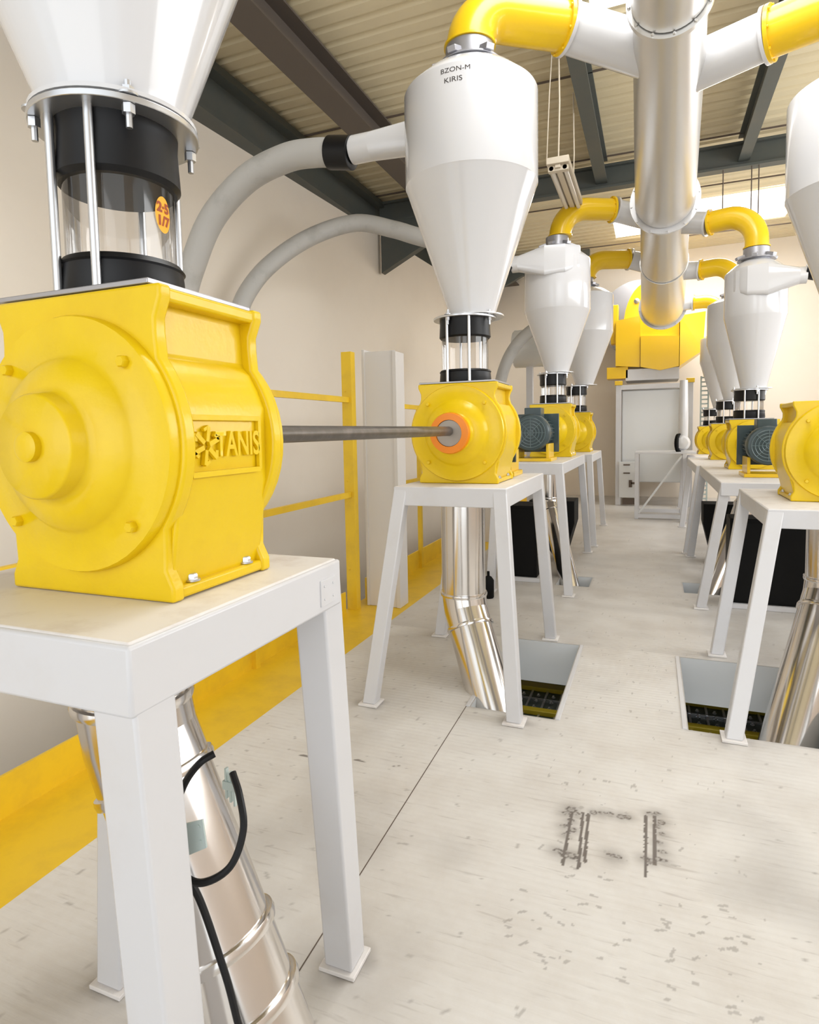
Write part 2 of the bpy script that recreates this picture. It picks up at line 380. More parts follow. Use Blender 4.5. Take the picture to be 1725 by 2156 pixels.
# lap seams across the roof sheets
sm = MB()
for yy in (2.13, 4.44, 6.75, 8.85, 10.53, 13.05): sm.box(-4.2, 4.8, yy, yy + .016, 5.10, 5.118)
struct(sm.build('trim_3', 'rust'), 'dark lap joints between the roof sheets')

def ibeam_y(x, y0, y1, z0, w, h, t=.02):
    return MB().box(x - w / 2, x + w / 2, y0, y1, z0, z0 + t).box(x - w / 2, x + w / 2, y0, y1, z0 + h - t, z0 + h).box(x - t / 2, x + t / 2, y0, y1, z0 + t, z0 + h - t)
eb = MB().box(-4.24, -4.05, -3.2, 14.3, 4.60, 5.10).box(-4.05, -3.92, -3.2, 14.3, 4.98, 5.06).box(-4.05, -4.0, -3.2, 14.3, 4.60, 4.64)
tag(eb.build('eaves_beam', 'beam', at=(-4.1, 0, 4.6)), 'deep grey-green eaves beam running along the top of the left wall', 'beam')
tag(ibeam_y(-3.03, -3.2, 14.3, 4.80, .30, .30).build('roof_purlin', 'purlin', at=(-3.03, 0, 4.8)), 'brown-grey roof beam nearest the left wall, above the curved hoses', 'beam', )
tag(ibeam_y(-.68, -3.2, 9.0, 4.82, .15, .30).build('roof_purlin', 'beam', at=(-.68, 0, 4.8)), 'dark roof beam above the hanging lamp, left of the shiny duct', 'beam')
tag(ibeam_y(1.03, -3.2, 9.0, 4.82, .13, .30).build('roof_purlin', 'beam', at=(1.03, 0, 4.8)), 'grey roof beam to the right of the shiny overhead duct', 'beam')
rf = MB().box(-4.0, XE, 8.95, 9.10, 4.74, 4.77).box(-4.0, XE, 8.95, 9.10, 5.02, 5.05).box(-4.0, XE, 9.015, 9.035, 4.77, 5.02)
rf.prism_y([(-3.96, 3.98), (-2.4, 4.74), (-3.96, 4.74)], 8.96, 9.09)
tag(rf.build('rafter', 'beam', at=(0, 9, 4.75)), 'dark green steel rafter crossing behind the duct, with deep haunch at the left wall', 'beam')
rf = MB().box(-3.8, -1.2, 12.9, 13.05, 4.74, 5.05); rf.prism_y([(-3.8, 4.1), (-2.4, 4.74), (-3.8, 4.74)], 12.92, 13.03)
tag(rf.build('rafter', 'beam', at=(0, 13, 4.75)), 'short dark bracket beam high in the far left corner', 'beam')

# ---------------------------------------------------------------- railing, toe board, column
r = thing('guard_railing', 'yellow two-rail guard railing along the left platform edge', 'railing', (-2.38, 3, 0))
def loc(p, o): return (p[0] - o[0], p[1] - o[1], p[2] - o[2])
RL = (-2.38, 3, 0)
MB().box(-.015, .0, -6, 1.5, .0, .17).build('toe_board', 'yellowf', r)
MB().bar(loc((-2.36, -3, 1.76), RL), loc((-2.36, 4.62, 1.775), RL), .03, .045, (0, 0, 1)).build('top_rail', 'yellowf', r)
MB().bar(loc((-2.36, -3, .975), RL), loc((-2.36, 4.62, .985), RL), .03, .045, (0, 0, 1)).build('mid_rail', 'yellowf', r)
for yy in (-1.6, -.05, 1.45, 3.22):
    MB().box(-.01, .03, yy - 3 - .025, yy - 3 + .025, 0, 1.76).build('post', 'yellowf', r)
pw = MB().box(-.03, .06, 4.58 - 3, 4.585 - 3 + .07, 0, 2.17)
for zz in (.35, 1.1, 1.85): pw.bolt((.0, 4.58 - 3, zz), (0, -1, 0), .009, .006)
pw.build('post', 'yellowf', r, bevel=.004)
RL2 = (-2.38, 6.0, 0)
r = thing('guard_railing', 'yellow railing beyond the white column, seen behind the second stand', 'railing', RL2)
MB().box(-.015, .0, -1.1, 7, 0, .2).build('toe_board', 'yellowf', r)
MB().bar((.02, -1.1, 1.76), (.02, 7, 1.76), .03, .045, (0, 0, 1)).build('top_rail', 'yellowf', r)
MB().bar((.02, -1.1, .98), (.02, 7, .98), .03, .045, (0, 0, 1)).build('mid_rail', 'yellowf', r)
for yy in (.27, 2.0, 3.8): MB().box(-.01, .03, yy - .025, yy + .025, 0, 1.76).build('post', 'yellowf', r)
c = MB().box(-2.30, -2.275, 4.74, 4.92, .001, 2.2).box(-2.02, -1.985, 4.74, 4.92, .001, 2.17).box(-2.28, -2.0, 4.75, 4.765, .001, 2.18)
tag(c.build('steel_column', 'column', bevel=.003, at=(-2.14, 4.8, 0)), 'white painted steel channel column standing beside the yellow post', 'column')
for (cy, hz, lab) in ((8.0, 2.1, 'white steel column stub behind the third machine, left side'),):
    c = MB().box(-2.33, -2.3, cy, cy + .18, .001, hz).box(-2.03, -2.0, cy, cy + .18, .001, hz).box(-2.3, -2.03, cy, cy + .015, .001, hz)
    tag(c.build('steel_column', 'column', at=(-2.15, cy, 0)), lab, 'column')

# ---------------------------------------------------------------- machines under the floor openings
for (hx0, hx1, hy0, hy1), lab in ((HOLES[0], 'dark green sifter top with olive frame seen in the left floor opening'), (HOLES[1], 'dark green sifter top with olive frame seen in the right floor opening')):
    o = (hx0, hy0, -.50)
    t = thing('sifter', lab, 'machine', o)
    MB().box(-.25, hx1 - hx0 + .25, .55, hy1 - hy0 + .62, -1.0, 0).build('housing', 'sieve', t)
    for ya, yb in ((1.46, 1.56), (1.06, 1.12), (.60, .66)): MB().box(-.25, hx1 - hx0 + .25, ya, yb, .001, .035).build('cross_rail', 'olive', t, bevel=.004)
    g = MB()
    for k in range(8): g.box(-.15 + k * .11, -.135 + k * .11, .7, 1.46, .001, .012)
    for k in range(4): g.box(-.2, hx1 - hx0 + .2, .80 + k * .17, .81 + k * .17, .001, .014)
    for k in range(5):
        for j in range(3): g.bolt((.02 + k * .11, 1.19 + j * .1, 0), (0, 0, 1), .009, .014)
    g.build('grid', 'zinc', t)

# ---------------------------------------------------------------- machine unit builders
WH = {}
def stand(label, x0, x1, y0, y1, z, feet, ap=.105, lw=.075, bev=.004):
    """feet: FL, FR, BR, BL floor points"""
    cx, cy = (x0 + x1) / 2, (y0 + y1) / 2; o = (cx, cy, 0)
    t = thing('machine_stand', label, 'stand', o, None)
    f = MB()
    a, b, c_, d = x0 - cx, x1 - cx, y0 - cy, y1 - cy
    w_ = .012; q = [(a, c_), (b, c_), (b, d), (a, d)]; qi = [(a + w_, c_ + w_), (b - w_, c_ + w_), (b - w_, d - w_), (a + w_, d - w_)]
    f.add([(x, y, z - ap) for x, y in q] + [(x, y, z - .003) for x, y in q] + [(x, y, z - ap) for x, y in qi] + [(x, y, z - .003) for x, y in qi],
          [(i, (i + 1) % 4, 4 + (i + 1) % 4, 4 + i) for i in range(4)] + [(8 + i, 12 + i, 12 + (i + 1) % 4, 8 + (i + 1) % 4) for i in range(4)] +
          [(i, 8 + i, 8 + (i + 1) % 4, (i + 1) % 4) for i in range(4)] + [(4 + i, 4 + (i + 1) % 4, 12 + (i + 1) % 4, 12 + i) for i in range(4)])
    f.build('apron', 'frame', t, bevel=bev)
    # top plate as ring round the outlet
    hw = .16; top = MB()
    top.box(a + bev * .8, b - bev * .8, c_ + bev * .8, d - bev * .8, z - .010, z)
    top.build('top_plate', 'top', t, bevel=.004)
    cor = [(x0, y0, 1, 1), (x1, y0, -1, 1), (x1, y1, -1, -1), (x0, y1, 1, -1)]
    for (px, py, sx, sy), (fx, fy) in zip(cor, feet):
        ux, uy = px + sx * (lw / 2 + .001) - cx, py + sy * (lw / 2 + .001) - cy
        fx -= cx; fy -= cy
        ring = lambda x, y, zz, w: [(x - w / 2, y - w / 2, zz), (x + w / 2, y - w / 2, zz), (x + w / 2, y + w / 2, zz), (x - w / 2, y + w / 2, zz)]
        lg = MB().loft(ring(fx, fy, .012, lw), ring(ux, uy, z - .012, lw)).build('leg', 'frame', t, bevel=.006)
        MB().box(fx - .055, fx + .055, fy - .055, fy + .055, .001, .013).build('foot_plate', 'top', lg, bevel=.002)
    return t, o

def outline(hw, R, zc, H, n=14, ft=.028):
    """outline of a cast end frame in x,z: base flange, waist, round bulge, waist, top flange"""
    w = hw * .93; pts = [(hw, 0), (hw, ft)]
    th0 = math.asin(min(.99, (zc - (ft + .05)) / R)); 
    za = zc - R * math.sin(th0); xa = R * math.cos(th0)
    pts += [(w, ft + .03)] if w < xa else [(w, ft + .03)]
    lo = [(R * math.cos(t), zc + R * math.sin(t)) for t in [(-.66 + 1.32 * k / n) for k in range(n + 1)]]
    pts += [p for p in lo]
    pts += [(w, H - ft - .055), (w, H - ft - .03), (hw, H - ft * .8), (hw, H)]
    return pts + [(-x, z_) for x, z_ in reversed(pts)]
def valve(label, cx, y0, y1, z0, H, hw, Rb, face=-1, style='hub', m='yellow', plate_side=1, text=False, prot=1.0):
    """rotary airlock; cover faces y0 side when face=-1"""
    cy = (y0 + y1) / 2; zc = H * .505
    t = thing('rotary_valve', label, 'valve', (cx, cy, z0 + .001))
    D = (y1 - y0) / 2
    body = MB()
    ol = outline(hw, Rb, zc, H)
    ft = .030
    body.prism_y(ol, -D, -D + ft); body.prism_y(ol, D - ft, D)
    # middle: faceted barrel, flanges top and base
    k = .86 * Rb
    barrel = [(hw * .90, .01), (k * .93, .085), (k * 1.0, zc - k * .55), (k * 1.05, zc - k * .38), (k * 1.06, zc + k * .32), (k * .99, zc + k * .50), (k * .90, zc + k * .66), (hw * .84, H - .12), (hw * .82, H - .01)]
    barrel = barrel + [(-x, z_) for x, z_ in reversed(barrel)]
    body.prism_y(barrel, -D + ft * .5, D - ft * .5)
    body.box(-hw + .004, hw - .004, -D + ft * .5, D - ft * .5, H - .028, H - .003)
    body.box(-hw + .004, hw - .004, -D + ft * .5, D - ft * .5, .002, .025)
    bo = body.build('housing', m, t, bevel=.006, seg=3)
    # cover plate with domed boss
    yf = D * face; dy = (0, face, 0)
    cv = MB(); r = Rb * .96
    cv.lathe([(r, -.01), (r, .014), (r * .985, .022), (r * .70, .024), (r * .665, .024 + .012 * prot), (r * .60, .024 + .036 * prot), (r * .46, .024 + .048 * prot), (r * .415, .024 + .052 * prot), (r * .395, .024 + .060 * prot), (r * .39, .024 + .094 * prot), (r * .37, .024 + .102 * prot), (0.001, .024 + .103 * prot)], (0, yf, zc), dy, 56)
    c = cv.build('cover_plate', m, t, smooth=50)
    for a in (45, 135, 225, 315):
        MB().bolt((r * .86 * math.cos(math.radians(a)), yf + face * .022, zc + r * .86 * math.sin(math.radians(a))), dy, .011, .012, False).build('cover_bolt', m, c)
    hb = MB().lathe([(r * .11, .024 + .09 * prot), (r * .11, .036 + .103 * prot), (r * .08, .040 + .103 * prot)], (0, yf, zc), dy, 24)
    if style == 'orange':
        MB().lathe([(r * .40, .118), (r * .42, .135), (r * .40, .16), (r * .27, .165), (r * .27, .11)], (0, yf, zc), dy, 40, caps=False).build('guard_ring', 'orange', t, smooth=50)['label'] = 'orange guard ring'
        MB().lathe([(r * .265, .11), (r * .262, .158), (r * .15, .16)], (0, yf, zc), dy, 32).build('bearing_cap', 'bore', t)
    elif style == 'plain':
        hb.build('shaft_cap', m, t)
    # rear cover
    MB().lathe([(r, -.01), (r, .02), (r * .6, .03), (r * .5, .05), (r * .2, .055)], (0, -yf, zc), (0, -face, 0), 48).build('rear_cover', m, t, smooth=50)
    # bolts on the base flange
    for sx in (-1, 1):
        for yy in (-D * .55, D * .55): MB().bolt((sx * (hw - .016), yy, .026), (0, 0, 1), .010, .012).build('base_bolt', 'zinc', t)
    if text:
        s = plate_side; px = k * 1.06 * s
        pl = MB(); W_, Hh = .205, .105; pc = zc - .005; py0 = -.014
        pl.bar((px + .004, py0 - W_ / 2, pc + Hh / 2), (px + .004, py0 + W_ / 2, pc + Hh / 2), .009, .010).bar((px + .004, py0 - W_ / 2, pc - Hh / 2), (px + .004, py0 + W_ / 2, pc - Hh / 2), .009, .010)
        pl.bar((px + .004, py0 - W_ / 2, pc + Hh / 2), (px + .004, py0 - W_ / 2, pc - Hh / 2), .009, .006).bar((px + .004, py0 + W_ / 2, pc + Hh / 2), (px + .004, py0 + W_ / 2, pc - Hh / 2), .009, .008)
        vs, fs = text_mesh('TANIS', .058, .005, .0012)
        pl.add([(px + .003 + v.z * s, py0 + .032 + v.x * .86, pc + v.y * 1.15) for v in vs], fs)
        for q in range(6):      # six-armed star emblem
            a = 2 * PI * q / 6 + .35; cy_, cz_ = py0 - .062, pc
            p0 = (px + .004, cy_ + .008 * math.cos(a), cz_ + .008 * math.sin(a)); p1 = (px + .004, cy_ + .036 * math.cos(a), cz_ + .036 * math.sin(a))
            pl.bar(p0, p1, .008, .009)
            p2 = (px + .004, cy_ + .03 * math.cos(a + .4), cz_ + .03 * math.sin(a + .4)); pl.bar(p1, p2, .008, .006)
        pl.build('name_plate', m, t, bevel=.0015)['label'] = 'raised cast maker name and star'
    return t, (cx, cy, z0), zc

def sight_glass(label, x, y, z0, z1, r, ft_r, rods=4, hw=.22, hd=.17, rodlift=0, sticker=False, ang0=0, cuff=(.085, .115), rod_r=None, boff=PI / 4):
    t = thing('sight_glass', label, 'sight glass', (x, y, z0 + .002)); H = z1 - z0 - .002
    MB().box(-hw, hw, -hd, hd, 0, .010).build('base_plate', 'collar', t, bevel=.002)
    b1 = .01
    MB().lathe([(r + .012, b1), (r + .016, b1 + .01), (r + .012, b1 + cuff[0] * .8), (r + .016, b1 + cuff[0] * .85), (r + .008, b1 + cuff[0])], n=48).build('lower_cuff', 'rubber', t)
    MB().lathe([(r + .006, H - .012 - cuff[1]), (r + .014, H - .012 - cuff[1] + .01), (r + .010, H - .035), (r + .012, H - .012)], n=48).build('upper_cuff', 'rubber', t)
    MB().lathe([(r, b1 + cuff[0]), (r, H - .012 - cuff[1])], n=48, caps=False).build('glass_tube', M['glass'], t)
    MB().lathe([(r * .8, H - .012), (ft_r, H - .012), (ft_r, H), (r * .8, H)], n=56).build('ring_flange', 'zinc', t, bevel=.0015)
    for a in [math.radians(q) for q in (-112, -66, 72, 116)]:
        rx, ry = (rod_r or r + .028) * math.cos(a), (rod_r or r + .028) * math.sin(a)
        MB().lathe([(.0085, .01), (.0085, H - .012)], (rx, ry, 0), n=12).build('tie_rod', 'zinc', t)
    for k in range(rods):
        cb = MB()
        a = ang0 + boff + 2 * PI * k / rods; rx, ry = (ft_r - .014) * math.cos(a), (ft_r - .014) * math.sin(a)
        cb.lathe([(.006, H - .055), (.006, H + .03)], (rx, ry, 0), n=8)
        cb.lathe([(.012, H - .03), (.012, H - .013)], (rx, ry, 0), n=6).lathe([(.012, H + .004), (.012, H + .018)], (rx, ry, 0), n=6)
        cb.lathe([(.02, H + .001), (.02, H + .005)], (rx, ry, 0), n=16)
        cb.build('clamp_bolt', 'zinc', t)
    return t

def inlet_mesh(R_, side, yoff, zt, zb, x_end, rr, yend=None, xs=0):
    """tapering square-to-round tangential inlet; starts at x=0 tangent line"""
    y0, y1 = (yoff - .11, yoff) if yoff > 0 else (yoff, yoff + .11)
    ye = yend if yend is not None else (y0 + y1) / 2; zc = (zt + zb) / 2; n = 24; A = []; B = []
    for k in range(n):
        a = 2 * PI * k / n; ca_, sa_ = math.cos(a), math.sin(a)
        sq = lambda v: max(-1, min(1, v * 1.38))
        A.append((xs, (y0 + y1) / 2 + sq(ca_) * (y1 - y0) / 2, zc + sq(sa_) * (zt - zb) / 2)); B.append((x_end * .84, ye + rr * ca_, zc + rr * sa_))
    C_ = [(x_end, b[1], b[2]) for b in B]
    mb = MB()
    if xs:
        sg = 1 if yoff > 0 else -1; yin = math.sqrt(max(.001, R_ * R_ - xs * xs))
        def sec(xq, ya, yb, t_, b_):
            return [(xq, (ya + yb) / 2 + max(-1, min(1, math.cos(2 * PI * k / n) * 1.38)) * abs(yb - ya) / 2, (t_ + b_) / 2 + max(-1, min(1, math.sin(2 * PI * k / n) * 1.38)) * (t_ - b_) / 2) for k in range(n)]
        S0 = sec(xs, sg * (yin - .09), sg * (yin + .004), zt, zt - (zt - zb) * .75); S1 = sec(xs * .5, sg * (R_ - .10), sg * (R_ * .985), zt, zb + .02); S2 = sec(-xs * .3, sg * (R_ - .09), sg * (R_ + .035), zt, zb)
        if sg < 0:
            pass
        mb.loft(S0, S1); mb.loft(S1, S2); mb.loft(S2, B); mb.loft(B, C_)
    else:
        mb.loft(A, B); mb.loft(B, C_)
    return mb, (x_end, ye, zc)
def cyclone(label, x, y, z0, zb, zt, zd, R_, r0, collar=True, inlet=None, coll_r=.14, coll_h=.12, fl=None):
    t = thing('cyclone_separator', label, 'cyclone', (x, y, z0 + .002)); q = z0 + .002
    rc = coll_r
    pr = [(r0, 0.008), (r0 + .004, .03), (R_ * .985, zb - q - .01), (R_, zb - q), (R_, zt - q), (R_ * .985, zt - q + .012), (R_ * .72, (zt + (zd - zt) * .62) - q), (rc * 1.02, zd - q)]
    sh = MB().lathe(pr, n=64).lathe([(fl or r0 + .05, 0), (fl or r0 + .05, .008), (r0, .009)], n=48)
    sh.build('shell', 'white', t, smooth=28)
    if collar:
        cl = MB().lathe([(rc, zd - q - .01), (rc, zd - q + coll_h)], n=40).lathe([(rc + .05, zd - q + .004), (rc + .05, zd - q + .014)], n=40)
        for k in range(6):
            a = 2 * PI * k / 6 + .3; u = Vector((math.cos(a), math.sin(a), 0))
            cl.bar(u * (rc + .0) + Vector((0, 0, zd - q + .045)), u * (rc + .075) + Vector((0, 0, zd - q + .02)), .05, .03, (0, 0, 1))
        cl.build('collar', 'collar', t, bevel=.002)
    end = None
    if inlet:
        mb, end = inlet_mesh(R_, *inlet)
        mb.v = [(a, b, c_ - q) for a, b, c_ in mb.v]
        mb.build('inlet', 'white', t, smooth=75)
        end = (x + end[0], y + end[1], end[2])
    return t, end

def elbow(label, x, y, z0, z1, az, dist, r, m='yellowp', flr=None):
    d = Vector((math.cos(az), math.sin(az), 0)); h = z1 - z0; Rb = min(h, dist * .62); up = Vector((0, 0, 1))
    pts = [Vector((0, 0, 0))]
    c0 = Vector((0, 0, h - Rb)) + d * Rb
    pts += [c0 - d * Rb * math.cos(a) + up * Rb * math.sin(a) for a in [PI / 2 * k / 10 for k in range(11)]]
    pts.append(d * dist + up * h)
    pts = [p for i, p in enumerate(pts) if i == 0 or (p - pts[i - 1]).length > 1e-4]
    t = thing('pipe_elbow', label, 'pipe elbow', (x, y, z0 + .002))
    MB().tube(pts, r, 32).build('bend', m, t, smooth=45)
    fr = flr or r + .022
    MB().lathe([(r + .005, 0), (r + .014, .0), (r + .014, .012), (r + .002, .014)], n=40).build('lower_flange', m, t)
    f = MB().lathe([(fr, -.024), (fr, -.002)], d * dist + up * h, d, 40)
    for k in range(8):
        a = 2 * PI * k / 8 + .2; u, v, w = basis(d)
        f.bolt(d * (dist - .024) + up * h + (u * math.cos(a) + v * math.sin(a)) * (fr - .010), -d, .008, .008, False)
    f.build('outlet_flange', m, t)
    return t, Vector((x, y, z1)) + d * dist, d
def branch(label, p, q, r0, r1):
    p, q = Vector(p), Vector(q); d = (q - p).normalized()
    t = thing('branch_pipe', label, 'pipe', p)
    MB().tube([Vector((0, 0, 0)), q - p], [r0, r1], 32).build('pipe', 'white', t)
    MB().lathe([(r0 + .024, 0), (r0 + .024, .02)], (0, 0, 0), d, 36).build('flange', 'white', t)
    return t

def motor(label, x, y0, y1, z, r, face=-1, z_table=1.2, boxz=True):
    """face: side of the fan cover"""
    cy = (y0 + y1) / 2; L_ = (y1 - y0) / 2
    t = thing('electric_motor', label, 'motor', (x, cy, z_table + .001)); zc = z - z_table
    b = MB().lathe([(r * .8, -L_), (r * .86, -L_ + .02), (r * .86, L_ - .03), (r * .7, L_)], (0, 0, zc), (0, 1, 0), 40)
    for k in range(28):
        a = 2 * PI * k / 28; u = Vector((math.cos(a), 0, math.sin(a)))
        b.bar(u * r * .84 + Vector((0, -L_ * .55 , zc)), u * r * .84 + Vector((0, L_ * .8, zc)), .008, r * .2, u)
    b.build('casing', 'motor', t)
    yf = L_ * face
    fc = MB().lathe([(r * 1.0, -.10), (r * 1.0, -.02), (r * .93, .0), (r * .80, .004)], (0, yf, zc), (0, face, 0), 40)
    fo = fc.build('fan_cover', 'motor', t)
    g = MB()
    for q in (.78, .62, .46, .30, .14):
        g.tube([Vector((math.cos(a) * r * q, yf + face * .008, zc + math.sin(a) * r * q)) for a in [2 * PI * k / 28 for k in range(29)]], .004, 6)
    for k in range(8):
        a = 2 * PI * k / 8; g.bar((0, yf + face * .008, zc), (math.cos(a) * r * .8, yf + face * .008, zc + math.sin(a) * r * .8), .005, .005)
    g.build('fan_grille', 'grille', fo)
    MB().box(-r * .45, r * .45, -L_ * .5, L_ * .3, zc + r * .8, zc + r * 1.35).build('terminal_box', 'motor', t, bevel=.006)
    MB().box(-r * 1.15, r * 1.15, -yf * .9 - .012, -yf * .9 + .012, zc - r * 1.1, zc + r * 1.05).build('mounting_flange', 'motor', t, bevel=.004)
    MB().box(-r * 1.05, r * 1.05, -L_ * .8, L_ * .8, 0, .03).box(-r * .9, -r * .75, -L_ * .7, L_ * .7, .03, zc - r * .6).box(r * .75, r * .9, -L_ * .7, L_ * .7, .03, zc - r * .6).build('mounting_base', 'yellowp', t, bevel=.003)
    return t
def chute(label, pts, r, ztop, rtop=None, joints=()):
    P = [Vector(p) for p in pts]; o = Vector((P[0].x, P[0].y, P[0].z))
    t = thing('discharge_chute', label, 'chute', o)
    L = [p - o for p in P]
    fn = MB().lathe([(rtop or r + .03, 0), (rtop or r + .03, -.02), (r + .002, -.09)], L[0], n=40); fn.build('funnel', 'steel', t)
    v = MB().tube([L[0] + Vector((0, 0, -.08)), L[1]], r, 40); v.build('upper_pipe', 'steel', t)
    # segmented bend then straight run
    d = (L[2] - L[1]).normalized(); b1 = L[1] + (Vector((0, 0, -1)) + d).normalized() * r * .75
    be = MB().tube([L[1], b1, b1 + d * r * .8], r, 40); be.build('bend', 'steel', t, smooth=10)
    MB().tube([b1 + d * r * .8, L[2]], r * .985, 40).build('lower_pipe', 'steel', t)
    for pp, dd in [(L[0] + Vector((0, 0, -.10)), Vector((0, 0, 1))), (L[1], Vector((0, 0, 1))), (b1 + d * r * .8, d)] + [((b1 + d * r * .8).lerp(L[2], f), d) for f in joints]:
        MB().lathe([(r, -.012), (r + .008, -.010), (r + .010, 0), (r + .008, .010), (r, .012)], pp, dd, 40).build('clamp_band', 'steel', t)
    return t

G = 'machines of the two milling rows'
# ---- left row, unit 1 (foreground)
stand('large white machine stand in the left foreground with worn top plate', -1.40, -.70, .652, 1.30, 1.20, [(-1.42, .74), (-.745, .76), (-.80, 1.45), (-1.36, 1.18)], ap=.112, lw=.085, bev=.010)
v1, o1, zc1 = valve('huge yellow rotary valve in the left foreground with raised name plate', -1.000, .845, 1.145, 1.20, .565, .207, .248, style='plain', text=True, prot=.72)
sg1 = sight_glass('big sight glass on the foreground valve, orange sticker on the tube', -1.03, 1.0, 1.767, 2.128, .106, .160, hw=.205, hd=.148, ang0=PI * 1.12, cuff=(.075, .112), rod_r=.127, boff=math.radians(33))
cyclone('white cyclone cone at the top left above the big sight glass', -1.03, 1.0, 2.130, 2.86, 3.42, 3.55, .42, .138, coll_r=.13, fl=.158)
# ---- left row, unit 2
stand('white stand second in the left row, in front of the yellow rail', -1.335, -.70, 3.12, 4.28, 1.20, [(-1.44, 2.99), (-.645, 3.03), (-.665, 4.37), (-1.44, 4.20)])
v2, o2, zc2 = valve('yellow rotary valve with orange ring where the long shaft ends', -1.035, 3.36, 3.76, 1.20, .57, .235, .285, style='orange')
sight_glass('sight glass between the second left cyclone and the orange-ringed valve', -1.045, 3.57, 1.772, 2.165, .138, .185, hw=.225, hd=.19, ang0=PI * 1.15, cuff=(.075, .11))
c2, in2 = cyclone('largest white cyclone in view, handwritten marks near its top', -1.005, 3.6, 2.167, 2.92, 3.42, 3.58, .385, .135, inlet=(0, .33, 3.53, 3.28, -.90, .09, .27, 0))
motor('dark motor behind the orange-ringed valve, second in the left row', -.98, 3.86, 4.2, 1.46, .15, face=1)
# ---- left row, unit 3
stand('white stand third in the left row under the dark motor', -1.37, -.74, 5.55, 7.45, 1.20, [(-1.40, 5.53), (-.69, 5.57), (-.72, 7.65), (-1.40, 7.6)])
valve('yellow rotary valve third in the left row behind a dark motor', -1.03, 6.75, 7.15, 1.20, .57, .225, .27, style='plain')
sight_glass('sight glass under the third left cyclone', -1.03, 6.95, 1.772, 2.11, .13, .175, hw=.2, hd=.18, ang0=PI * 1.15, cuff=(.09, .12))
c3, in3 = cyclone('third cyclone of the left row with wedge inlet across its front', -.985, 6.95, 2.112, 2.78, 3.30, 3.45, .35, .125, inlet=(-1, -.345, 3.40, 3.10, -.42, .085, -.34, .26), coll_r=.12)
motor('dark teal motor with round fan cover facing the camera, left row', -1.06, 5.75, 6.2, 1.47, .175, face=-1)
# ---- left row, unit 4
stand('white stand farthest in the left row', -1.36, -.72, 8.2, 9.7, 1.17, [(-1.4, 8.05), (-.69, 8.07), (-.70, 9.9), (-1.4, 9.9)])
valve('yellow rotary valve farthest in the left row', -1.04, 9.0, 9.4, 1.17, .56, .225, .27, style='plain')
sight_glass('sight glass under the farthest left cyclone', -1.03, 9.2, 1.732, 2.115, .13, .175, hw=.2, hd=.18, ang0=PI * 1.15, cuff=(.09, .12))
cyclone('farthest cyclone of the left row, partly hidden', -.92, 9.2, 2.117, 2.85, 3.36, 3.50, .39, .125, coll_r=.12)
# ---- right row
stand('white stand nearest on the right side, by the right floor opening', .555, 1.22, 3.60, 4.75, 1.07, [(.375, 3.21), (1.32, 3.2), (1.3, 4.8), (.405, 4.40)], ap=.10)
valve('yellow rotary valve at the right photo edge, nearest of the right row', .96, 3.98, 4.38, 1.07, .56, .235, .285, style='plain')
sight_glass('sight glass at the right photo edge on the nearest right valve', 1.08, 4.18, 1.632, 2.02, .138, .185, hw=.11, hd=.19, ang0=PI * .85, cuff=(.075, .11))
cyclone('white cyclone cut by the right photo edge, nearest of the right row', 1.08, 4.18, 2.022, 2.78, 3.3, 3.42, .385, .135)
stand('white stand second in the right row under the dark motor', .50, 1.2, 5.35, 7.7, 1.06, [(.385, 5.52), (1.3, 5.5), (1.3, 7.72), (.42, 7.72)])
valve('yellow rotary valve second in the right row behind a dark motor', .945, 7.0, 7.4, 1.06, .50, .225, .255, style='plain')
sight_glass('sight glass under the second right cyclone', .92, 7.2, 1.562, 1.87, .13, .17, hw=.2, hd=.18, ang0=PI * .85, cuff=(.085, .105))
cyclone('white cyclone with shiny wrap, second in the right row, wedge inlet to the right', .955, 7.2, 1.872, 2.6, 3.03, 3.16, .285, .12, inlet=(1, -.285, 3.06, 2.76, .38, .08, -.3, -.22), coll_r=.12)
motor('dark teal motor with round fan cover in the right row', .90, 5.85, 6.3, 1.33, .165, face=-1, z_table=1.06)
motor('dark motor at the right edge behind the nearest right valve', .93, 4.46, 4.74, 1.33, .12, face=1, z_table=1.07)
stand('white stand third in the right row', .48, 1.2, 7.95, 9.9, 1.04, [(.39, 7.92), (1.3, 7.92), (1.3, 10), (.42, 10)])
valve('yellow rotary valve third in the right row', .97, 9.4, 9.8, 1.04, .49, .225, .26, style='plain')
sight_glass('sight glass under the third right cyclone', .96, 9.6, 1.532, 1.85, .13, .17, hw=.2, hd=.18, ang0=PI * .85, cuff=(.09, .11))
cyclone('grey-white cyclone third in the right row', 1.03, 9.6, 1.852, 2.62, 3.15, 3.26, .345, .12, coll_r=.12)
stand('white stand farthest in the right row', .52, 1.2, 10.6, 12.3, 1.02, [(.46, 10.5), (1.3, 10.5), (1.3, 12.4), (.48, 12.4)])
valve('yellow rotary valve farthest in the right row', .97, 11.8, 12.2, 1.02, .48, .23, .27, style='plain')
sight_glass('sight glass under the farthest right cyclone', .965, 12.0, 1.502, 1.80, .13, .17, hw=.2, hd=.18, ang0=PI * .85, cuff=(.09, .11))
cyclone('farthest cyclone of the right row, narrow white strip in view', 1.1, 12.0, 1.802, 2.6, 3.0, 3.1, .345, .12, coll_r=.12)

# drive shaft between the first and second left valves
tag(MB().tube([(-1.005, 1.215, 1.500), (-1.035, 3.19, 1.500)], .0255, 24).build('drive_shaft', 'shaft', at=(-1.02, 2.2, 1.500)), 'long grey drive shaft between the two nearest yellow valves', 'shaft')

